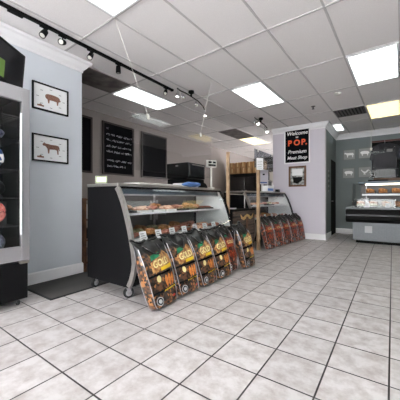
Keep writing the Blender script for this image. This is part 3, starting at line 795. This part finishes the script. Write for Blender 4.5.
# ------------------------------------------------------------------ things on top of / around the near case
t = thing('table_card', 'small green edged white card on a stand at the near corner of the case top', 'card', (-2.84, 1.98, 1.252), -.6)
obj('holder', bx(-.03, .03, -.04, .04, 0, .012), 'alum', t)
obj('card', xf(bx(-.004, .004, -.068, .068, .01, .10), Matrix.Rotation(-.15, 4, 'Y')), 'paper', t)
f = NB()
for q in ((-.066, .066, .012, .024), (-.066, .066, .086, .098), (-.066, -.054, .024, .086), (.054, .066, .024, .086)): box(f, .0045, .006, q[0], q[1], q[2], q[3])
obj('green_border', xf(f, Matrix.Rotation(-.15, 4, 'Y')), mat('pale_green_border', srgb(150, 164, 116), .6), t)
t = thing('scale_display', 'white customer scale display on a pole at the far end of the near case', 'scale', (-2.56, 4.035, 1.252))
obj('foot', bx(-.06, .06, -.035, .035, 0, .02, bev=.006), 'offwhite', t)
obj('pole', tube(NB(), [(0, 0, .02), (0, 0, .40)], .017, 10), 'offwhite', t)
hd = obj('display_head', xf(bx(-.03, .03, -.095, .095, .378, .508, bev=.01), Matrix.Rotation(-.5, 4, 'Z')), 'offwhite', t)
s = NB(); box(s, .031, .033, -.075, .075, .40, .435); box(s, .031, .033, -.075, -.01, .45, .485); box(s, .031, .033, .01, .075, .45, .485)
obj('display_window', xf(s, Matrix.Rotation(-.5, 4, 'Z')), 'black_gloss', hd)
t = thing('plastic_bag', 'crumpled light blue plastic bag lying on the case top before the black cabinet', 'bag', (-2.555, 3.42, 1.252))
obj('bag_body', blob(blob(NB(), (0, 0, .05), (.09, .2, .038), 2, .35, 3), (.01, .11, .05), (.07, .11, .036), 5, .35, 3), 'lblue', t, smooth=True)
t = thing('paper_stack', 'white stack of wrapping paper on the case top behind the blue bag', 'paper', (-2.82, 3.62, 1.252))
obj('sheets', bx(-.12, .12, -.2, .2, 0, .075, bev=.004), 'paper', t)
obj('top_sheet', xf(bx(-.12, .12, -.2, .2, .0765, .079), Matrix.Rotation(.12, 4, 'Z')), 'paper', t)
t = thing('cutting_board', 'long pale cutting board lying flat on the case top', 'cutting board', (-2.62, 2.65, 1.252))
b = NB(); box(b, -.17, .17, -.42, .42, 0, .022, bev=.006)
obj('board', b, 'offwhite', t)
obj('grip', bx(-.10, .10, -.42, -.40, .0225, .028), 'alum', t)

# black two tier cabinet and work table behind the counter
t = thing('work_table', 'steel work table behind the near display case, carrying the black cabinet', 'table', (-3.35, 3.2, 0))
obj('tabletop', bx(-.35, .35, -.45, 1.9, .87, .9, bev=.004), 'steel', t)
obj('undershelf', bx(-.32, .32, -.40, 1.85, .25, .27), 'steel', t)
for x in (-.31, .31):
    for y in (-.4, 1.85): obj('leg', tube(NB(), [(x, y, 0), (x, y, .87)], .02), 'steel', t)
t = thing('warming_cabinet', 'black two tier warming cabinet standing behind the near display case', 'cabinet', (-3.36, 4.33, .902))
obj('body', bx(-.26, .26, -.28, .28, .02, .56, bev=.01), 'black', t)
obj('upper_body', bx(-.27, .27, -.29, .29, .57, .87, bev=.012), 'black_soft', t)
for dz in (.1, .62):
    d = obj('glass_door', bx(.271, .282, -.25, .25, dz, dz+.2, bev=.003), 'black_gloss', t)
    obj('door_handle', tube(NB(), [(.30, -.2, dz+.21), (.30, .2, dz+.21)], .008), 'steel', d)
obj('badge', bx(-.03, .03, -.30, -.291, .80, .83), 'alum', t)
for sx in (-.2, .2):
    for sy in (-.2, .2): obj('foot', lathe(NB(), [(.02, 0), (.018, .022)], (sx, sy, 0)), 'rubber', t)
t = thing('slicer', 'dark meat slicer at the right of the black cabinet', 'slicer', (-3.3, 4.86, .902))
obj('base', bx(-.2, .2, -.2, .2, 0, .12, bev=.02), 'steel', t)
obj('blade_guard', xf(lathe(NB(), [(.16, -.02), (.17, 0), (.16, .02)], n=24), Matrix.Translation((0, 0, .36)) @ Matrix.Rotation(PI/2, 4, 'Y')), 'black', t, smooth=False)
obj('motor_housing', bx(-.16, -.03, -.1, .1, .12, .5, bev=.03), 'black', t)
obj('carriage', bx(.04, .2, -.16, .12, .2, .23, bev=.004), 'steel', t)
# wooden rack right behind the wall end
t = thing('wooden_rack', 'brown wooden shelf rack between the gray wall end and the display case', 'shelf', (-3.72, 2.46, 0))
for y in (-.2, .2): obj('side_panel', bx(-.3, .1, y-.012, y+.012, 0, 1.08), 'brown', t)
for z in (.12, .45, .75, 1.05): obj('shelf', bx(-.3, .1, -.187, .187, z, z+.02), 'brown', t)
tag(obj('towel_roll', lathe(NB(), [(.02, 0), (.055, 0), (.055, .22), (.02, .22)], (-3.72, 2.40, .772)), 'paper', None), 'white paper roll on the wooden rack by the gray wall end', 'paper roll')
tag(obj('storage_bin', bx(-3.86, -3.63, 2.32, 2.6, .472, .62, bev=.01), 'black_soft', None), 'black bin on the middle shelf of the wooden rack', 'bin')

# back room cooler with boxes
t = thing('upright_cooler', 'tall black cooler cabinet in the back room under the cardboard boxes', 'cooler', (-4.4, 9.7, 0))
obj('body', bx(-.75, .75, -.4, .4, .08, 2.03, bev=.01), 'black', t)
for a, b in ((-.73, -.01), (.01, .73)):
    d = obj('door', bx(a, b, -.43, -.401, .2, 1.9, bev=.006), 'black_gloss', t)
    obj('door_handle', bx(b-.08 if a < -.3 else a+.05, b-.05 if a < -.3 else a+.08, -.46, -.43, .9, 1.4), 'alum', d)
obj('base_grille', bx(-.72, .72, -.39, .39, 0, .08), 'vent', t)
# cardboard boxes
bp = thing('cardboard_box', '', 'box', (0, 0, 0))
obj('carton', bx(-.10, .10, -.14, .14, 0, .22, bev=.004), 'card_box', bp)
obj('tape', bx(-.025, .025, -.1415, .1415, .05, .2215), mat('packing_tape', srgb(208, 184, 140), .3), bp)
r = random.Random(5)
for row in range(2):
    for k in range(6):
        x = -5.0+k*.245+r.random()*.02; z = 2.032+row*.223
        lb = 'brown cardboard box in the stack on top of the tall black cooler'
        o = bp if (row, k) == (0, 0) else dup(bp)
        o.location = (x, 9.5+r.random()*.05, z); o.rotation_euler = (0, 0, 0); o['label'] = lb; o['group'] = 'cardboard boxes on the back room cooler'
t = thing('storage_crate', 'pale gray storage crate on the wire rack at the right of the tall cooler', 'crate', (-3.22, 9.55, 1.742))
b = NB(); box(b, -.22, .22, -.2, .2, 0, .02)
for q in ((-.22, -.2, -.2, .2), (.2, .22, -.2, .2), (-.2, .2, -.2, -.18), (-.2, .2, .18, .2)): box(b, q[0], q[1], q[2], q[3], .02, .28)
obj('bin', b, 'offwhite', t)
obj('rim', xf(bx(-.23, .23, -.21, -.2, .25, .28), Matrix.Identity(4)), 'offwhite', t)
t = thing('wire_rack', 'metal wire shelving rack in the back room beside the tall black cooler', 'shelf', (-3.18, 9.6, 0))
for x in (-.34, .5):
    for y in (-.24, .24): obj('upright', tube(NB(), [(x, y, 0), (x, y, 2.1)], .013), 'steel', t)
for z in (.3, .8, 1.25, 1.72):
    s = NB()
    for k in range(9): tube(s, [(-.34, -.24+.06*k, z), (.5, -.24+.06*k, z)], .006, 6)
    for x in (-.34, .08, .5): tube(s, [(x, -.24, z+.008), (x, .24, z+.008)], .008, 6)
    obj('shelf', s, 'steel', t)

# ------------------------------------------------------------------ wooden counter with posts
t = thing('wooden_post', 'tan wooden post standing at the far end of the near display case', 'post', (-2.30, 4.18, 0))
obj('post', bx(-.025, .025, -.025, .025, .0, 1.90, bev=.004), 'wood', t); obj('foot_plate', bx(-.04, .04, -.04, .04, 0, .01), 'steel', t)
t = thing('wooden_post', 'tan wooden post standing between the wooden counter and the far charcoal bags', 'post', (-2.17, 5.24, 0))
obj('post', bx(-.03, .03, -.03, .03, .0, 1.90, bev=.004), 'wood', t); obj('foot_plate', bx(-.05, .05, -.05, .05, 0, .01), 'steel', t)
t = thing('plank_counter', 'low counter clad in gray brown planks with golden longhorn emblem', 'counter', (-2.22, 4.66, 0))
obj('plank_front', bx(-.03, 0, -.40, .50, .02, .84), 'planks', t)
obj('carcass', bx(-.62, -.031, -.40, .50, .02, .84), 'black', t)
obj('worktop', bx(-.64, .015, -.42, .51, .842, .87, bev=.004), 'black_soft', t)
HORN = [(-.40, .30), (-.43, .36), (-.30, .42), (-.30, .33), (-.20, .27), (-.10, .30), (-.07, .36), (.07, .36), (.10, .30), (.20, .27), (.30, .33), (.30, .42), (.43, .36), (.40, .30), (.26, .20), (.10, .20), (.06, .06), (.0, .0), (-.06, .06), (-.10, .20), (-.26, .20)]
HORN = [(x*.62, z*.62) for x, z in [(-.46, .40), (-.40, .27), (-.24, .22), (-.11, .26), (-.10, .30), (0, .33), (.10, .30), (.11, .26), (.24, .22), (.40, .27), (.46, .40), (.36, .33), (.24, .31), (.14, .36), (.0, .40), (-.14, .36), (-.24, .31), (-.36, .33)]]
b = NB(); prism(b, [(y+.13, z+.53) for y, z in HORN], 'x', 0.0005, .014)
em = obj('longhorn_emblem', b, 'gold', t)
b = NB(); prism(b, [(y+.13, z+.48) for y, z in [(-.05, .24), (.05, .24), (.04, .12), (.025, .02), (-.025, .02), (-.04, .12)]], 'x', .0005, .012)
obj('emblem_face', b, 'brown', em)
t = thing('notepad', 'white notepad lying on the black worktop of the plank counter', 'notepad', (-2.5, 4.60, .872), .3)
obj('pages', bx(-.12, .12, -.09, .09, 0, .02), 'paper', t); obj('clip', bx(-.13, -.09, -.04, .04, .0205, .03), 'black_soft', t)
# rail across the gap and items on the far case
t = thing('steel_rail', 'thin steel rail running from post to far display case above the counter', 'rail', (-2.36, 4.29, 1.16))
obj('rail', tube(NB(), [(-.02, 0, 0), (-.08, .88, .0)], .010), 'steel', t)
for p in ((-.022, .02), (-.079, .86)): obj('rail_post', tube(NB(), [(p[0], p[1], -.287), (p[0], p[1], -.005)], .009), 'steel', t)
def on2(x, y, z): return T2 @ Vector((x, y, z))
t = thing('notice_stand', 'pale pink notice board standing on the far display case', 'notice', on2(-.58, 1.30, 1.252), -.5)
obj('foot', bx(-.06, .06, -.1, .1, 0, .015), 'offwhite', t)
obj('board', bx(-.012, .012, -.19, .19, .20, .60, bev=.004), 'wall_lilac', t)
obj('leg', bx(-.01, .01, -.03, .03, .015, .20), 'offwhite', t)
obj('dark_mark', bx(.0125, .015, .0, .07, .44, .48), 'black_soft', t); obj('blue_strip', bx(.0125, .015, -.15, .15, .23, .26), 'blue', t)
t = thing('glove_box', 'white and blue box of gloves on the far display case, before the pale notice board', 'box', on2(-.36, 1.20, 1.252), RZ2)
obj('carton', bx(-.07, .07, -.16, .16, 0, .15, bev=.004), 'paper', t); obj('blue_panel', bx(.0705, .072, -.14, .14, .02, .08), 'lblue', t)
t = thing('card_terminal', 'small black card terminal on the right part of the far display case', 'terminal', on2(-.36, 1.72, 1.252), RZ2)
obj('body', bx(-.05, .05, -.05, .05, 0, .07, bev=.012), 'black', t); obj('screen', bx(.0505, .052, -.035, .035, .03, .06), 'black_gloss', t)
t = thing('paper_notice', 'white paper notice fixed to the top of the tan post by the far charcoal bags', 'notice', (-2.1315, 5.2145, 1.68), -.588)
obj('sheet', bx(.0, .003, -.075, .085, -.015, .23), 'paper', t)
b = NB()
for k in range(5): box(b, .0032, .004, -.055, .065-.02*(k % 2), .02+.035*k, .028+.035*k)
obj('print', b, 'inkgray', t)

# ------------------------------------------------------------------ floor mat
t = thing('floor_mat', 'dark gray floor mat along the baseboard behind the glass door fridge', 'mat', (-3.17, 1.88, 0))
obj('carpet', bx(-.40, .25, -.45, .42, .001, .012), 'matgray', t)
b = NB(); box(b, -.42, .27, -.47, -.45, .001, .010); box(b, -.42, .27, .42, .44, .001, .010); box(b, -.42, -.40, -.45, .42, .001, .010); box(b, .25, .27, -.45, .42, .001, .010)
obj('rubber_edge', b, 'rubber', t)

# ------------------------------------------------------------------ glass door fridge
FX, FY0, FY1 = -2.97, .45, 1.24
t = thing('glass_door_fridge', 'tall steel framed glass door fridge at the left edge of the photo', 'fridge', (FX, 0, 0))
D = -.62
b = NB()
box(b, D, -.05, FY0, FY0+.035, .46, 2.18); box(b, D, -.05, FY1-.035, FY1, .46, 2.18)
box(b, D, -.05, FY0+.035, FY1-.035, 2.12, 2.18); box(b, D, -.05, FY0+.035, FY1-.035, .46, .5); box(b, D, D+.03, FY0+.035, FY1-.035, .5, 2.12)
obj('body', b, 'black', t)
obj('base_panel', bx(D, -.02, FY0+.01, FY1-.01, .07, .44, bev=.006), 'black', t)
b = NB()
box(b, -.048, 0, FY0, FY0+.075, .46, 2.18, bev=.004); box(b, -.048, 0, FY1-.075, FY1, .46, 2.18, bev=.004)
box(b, -.046, -.002, FY0+.075, FY1-.075, 2.045, 2.18); box(b, -.046, -.002, FY0+.075, FY1-.075, .46, .60)
df = obj('door_frame', b, 'alum', t)
obj('door_glass', bx(-.03, -.022, FY0+.075, FY1-.075, .60, 2.045), 'glass', df)
obj('door_handle', tube(NB(), [(.012, FY1-.085, .72), (.012, FY1-.085, 1.92)], .010), 'white', df)
obj('hinge', bx(-.03, .012, FY1-.09, FY1-.01, .43, .455), 'steel', df)
for z in (.80, 1.08, 1.36, 1.66, 1.9):
    s = NB()
    for k in range(8): tube(s, [(D+.06+k*.066, FY0+.05, z), (D+.06+k*.066, FY1-.05, z)], .004, 6)
    tube(s, [(-.085, FY0+.04, z), (-.085, FY1-.04, z)], .008, 6); tube(s, [(D+.05, FY0+.04, z), (D+.05, FY1-.04, z)], .007, 6)
    obj('wire_shelf', s, 'rubber', t)
obj('lamp_tube', tube(NB(), [(-.08, FY0+.06, 2.09), (-.08, FY1-.06, 2.09)], .012), 'tube_f', t)
for x in (-.08, D+.08):
    for y in (FY0+.08, FY1-.08):
        c = obj('caster', bx(-.02, .02, -.02, .02, .055, .07), 'chrome', t, loc=(x, y, 0))
        obj('wheel', xf(lathe(NB(), [(.026, -.012), (.03, 0), (.026, .012)], n=16), Matrix.Translation((0, 0, .03)) @ Matrix.Rotation(PI/2, 4, 'X')), 'rubber', c)
        obj('fork', bx(-.012, .012, -.016, .016, .03, .055), 'chrome', c)
def pack(name, loc, s, m, label, group, rz=0, lm=None):
    t = thing(name, label, 'package', (FX+loc[0], loc[1], loc[2]), rz, group)
    b = NB(); blob(b, (0, 0, s[2]*1.12), s, loc[1]*7+loc[2], .2, 3)
    obj('film', b, m, t, smooth=True)
    if lm: obj('label_sticker', xf(bx(s[0]*.9, s[0]*1.02, -s[1]*.45, s[1]*.45, s[2]*.6, s[2]*1.4), Matrix.Identity(4)), lm, t)
G = 'packs in the glass door fridge'
for z, m, h, nm in ((.51, 'navy', .11, 'dark navy pack on the floor of the glass door fridge'), (1.372, 'blue', .10, 'blue film pack on the middle shelf of the glass door fridge'), (1.092, 'tray_b', .085, 'black wrapped pack on the second shelf of the glass door fridge'), (1.672, 'navy', .05, 'dark wrapped pack on the upper shelf of the glass door fridge')):
    for k, y in enumerate((.62, .81, 1.02)):
        pack('wrapped_package', (-.24, y, z), (.12, .07, h), m, nm, nm+'s', 0, 'tray' if m == 'blue' else None)
for y in (.62, .81): pack('wrapped_package', (-.24, y, .812), (.12, .07, .06), 'meat', 'red wrapped meat pack deep on the lower shelf of the glass door fridge', 'red packs in the fridge')
t = thing('sausage_coil', 'round coil of red sausage standing on the lower shelf of the fridge', 'sausage', (FX-.16, 1.0, .81))
b = NB(); pts = []
for k in range(60):
    a = k*.36; rr = .022+.0022*k*.9; pts.append((0.0, rr*math.cos(a)*.62, .125+rr*math.sin(a)*.75))
pts = [(0.0, p[1], p[2]) for p in pts]
obj('coil', tube(b, pts, .0125, 8), 'coilred', t, smooth=True)
obj('tray', bx(-.03, -.014, -.1, .1, 0.0, .235, bev=.004), 'tray_b', t)

# ------------------------------------------------------------------ television on the fridge
t = thing('television', 'black flat television angled on top of the glass door fridge', 'television', (-3.12, 1.02, 2.182))
dirv = Vector((-.571, .821, 0)); 
t.rotation_euler = (0, 0, math.atan2(dirv.y, dirv.x)-PI/2)      # local +y along the screen edge, +x faces the shop
TT = Matrix.Translation((0, 0, .06)) @ Matrix.Rotation(math.radians(5), 4, 'Y')
Wt = .355
obj('bezel', xf(bx(-.04, 0, -Wt, Wt, 0, .42, bev=.006), TT), 'black', t)
obj('screen', xf(bx(.0005, .003, -Wt+.03, Wt-.03, .035, .39), TT), 'screen', t)
obj('picture', xf(bx(.0032, .004, -Wt+.04, .06, .05, .22), TT), 'screen_g', t)
obj('neck', bx(-.035, -.005, -.05, .05, .01, .08), 'black', t); obj('stand', bx(-.1, .08, -.16, .16, 0, .012, bev=.003), 'black', t)

# ------------------------------------------------------------------ right food case
RX, RY, RL = -.66, 7.5, 2.3
t = thing('open_food_case', 'gray refrigerated food case with black bumper at the right edge', 'display case', (RX, RY, 0))
obj('kick_plate', bx(.06, RL-.02, .06, .84, 0, .07), 'black_soft', t)
obj('lower_cabinet', bx(0, RL, 0.0, .9, .07, .54, bev=.008), 'lower', t)
gr = obj('access_panel', bx(.10, .66, -.008, -.0005, .13, .47, bev=.003), 'lower', t)
b = NB()
for k in range(12): box(b, .70+.12*k, .80+.12*k, -.006, -.0005, .15, .45, bev=.002)
obj('vent_panel', b, 'lower', t)
obj('sticker', bx(.25, .40, -.012, -.0085, .26, .42), 'grayprint', gr)
b = NB(); prism(b, [(.0, .5), (-.13, .58), (-.13, .80), (-.09, .82), (.9, .82), (.9, .5)], 'x', -.14, RL+.14)
obj('black_bumper', b, 'black_soft', t)
obj('steel_ledge', bx(-.13, RL+.13, -.12, .9, .822, .865, bev=.006), 'lower', t)
obj('bumper_strip', bx(-.142, RL+.142, -.137, -.131, .66, .70), 'black_gloss', t)
obj('rear_wall', bx(.12, RL, .84, .9, .866, 1.5), 'case_dk', t)
us = obj('upper_shelf', bx(.18, RL, .22, .83, 1.155, 1.18), 'white', t)
obj('shelf_edge', bx(.18, RL, .2, .219, 1.145, 1.19), 'white', us)
obj('canopy', bx(.1, RL, .12, .9, 1.44, 1.49, bev=.005), 'teal', t)
obj('lamp_tube', tube(NB(), [(.25, .3, 1.42), (RL-.1, .3, 1.42)], .015), 'tube_w', t)
obj('front_glass', bx(-.02, RL, -.02, -.012, .866, 1.06), 'glass', t)
b = NB(); prism(b, [(-.02, .866), (.83, .866), (.83, 1.44), (.13, 1.44), (.0, 1.1)], 'x', -.008, 0)
obj('side_glass', b, 'glass', t)
for x in (.24, RL-.06): obj('shelf_post', bx(x-.012, x+.012, .832, .836, .866, 1.44), 'alum', t)
TR = Matrix.Translation((RX, RY, 0)) @ Matrix.Rotation(0, 4, 'Z')
for k in range(8):
    put(protos[5 if k in (0, 1) else 3], TR, (.15+.265*k, .10, .868), 0, ('green packed side dish in the front row of the right food case' if k in (0, 1) else 'browned cuts in the front row of the right food case'), ('green packs, right food case' if k in (0, 1) else 'browned cuts, front row, right food case'))
    for yy in (.36, .66): put(platter, TR, (.15+.265*k, yy, .868), 0, 'heaped platter of browned food, lower deck, right food case', 'heaped platters on the lower deck of the right food case')
    if k:
        for yy in (.37, .67): put(platter, TR, (.085+.265*k, yy, 1.182), 0, 'heaped platter of browned food, lit upper shelf, right food case', 'heaped platters on the upper shelf of the right food case')
for k in range(5): put(cardp, Matrix.Translation((RX, RY, 0)) @ Matrix.Rotation(-PI/2, 4, 'Z'), (.06, .3+.4*k, .870), 0, 'small white price card on the ledge of the right food case', 'price cards on the right food case')
t = thing('serving_tray', 'black serving tray lying on the canopy of the right food case', 'tray', (-.25, 7.75, 1.492))
obj('tray', bx(-.1, .3, -.12, .2, 0, .012, bev=.003), 'black_soft', t); obj('rim', bx(-.1, .3, -.125, -.12, .0, .035), 'black_soft', t)

# ------------------------------------------------------------------ shirts on the back wall
t = thing('shirt_rail', 'dark red wall rail and dark backboard holding shirts for sale', 'clothes rail', (-.33, 9.297, 0))
obj('backboard', bx(0, 1.5, -.02, 0, 1.66, 2.74), 'black_soft', t)
obj('top_rail', bx(0, 1.5, -.07, -.021, 2.70, 2.74), mat('dark_red_rail', srgb(84, 36, 32), .5), t)
obj('shelf', bx(.05, 1.5, -.2, -.021, 1.58, 1.65), 'brown', t)
def shirt(x, y, rz, w, m, label, logo):
    t = thing('hanging_shirt', label, 'shirt', (x, y, 1.66), rz)
    bm = NB(); P = [(-.34, .02), (.34, .02), (.35, .55), (.36, .75), (.40, .50), (.49, .54), (.40, .90), (.15, .98), (.07, .93), (-.07, .93), (-.15, .98), (-.40, .90), (-.49, .54), (-.40, .50), (-.36, .75), (-.35, .55)]
    P = [(a*w, b) for a, b in P]
    prism(bm, P, 'y', -.03, .03)
    bmesh.ops.triangulate(bm, faces=bm.faces)
    bmesh.ops.subdivide_edges(bm, edges=bm.edges, cuts=3, use_grid_fill=True)
    for v in bm.verts: v.co.y += .018*noise.noise(Vector((v.co.x*9, 0, v.co.z*2)))
    obj('fabric', bm, m, t, smooth=True)
    obj('hanger', tube(NB(), [(-.3*w, 0, .90), (0, 0, .985), (.3*w, 0, .90)], .006), 'alum', t)
    obj('hanger_hook', tube(NB(), [(0, 0, .985), (0, 0, 1.03), (.0, -.015, 1.055), (.0, -.03, 1.04)], .004), 'alum', t)
    if logo: obj('chest_logo', bx(.06*w, .24*w, -.062, -.056, .72, .80), 'inkgray', t)
shirt(-.02, 9.18, 0, .74, 'shirt', 'black shirt with a small gray chest mark hanging on the back wall', True)
shirt(.62, 9.06, 0, .74, 'shirt_n', 'navy shirt hanging right of the black shirt on the back wall', False)

# ------------------------------------------------------------------ light and camera
w = bpy.data.worlds.new('World'); sc.world = w; w.use_nodes = True
bg = w.node_tree.nodes['Background']; bg.inputs[0].default_value = (1, .99, .98, 1); bg.inputs[1].default_value = 10.5
cam = bpy.data.cameras.new('Camera'); co = bpy.data.objects.new('Camera', cam); C.objects.link(co)
cam.sensor_width = 36; cam.lens = 266.82/400*36; cam.shift_y = -(200-198.436)/400
co.location = (0, 0, CAMZ); co.rotation_euler = (PI/2, 0, math.radians(34.825)); cam.clip_start = .05
sc.camera = co
vs = sc.view_settings
vs.view_transform = 'Standard'; vs.look = 'None'; vs.gamma = 1; vs.use_curve_mapping = False; vs.exposure = 0.5
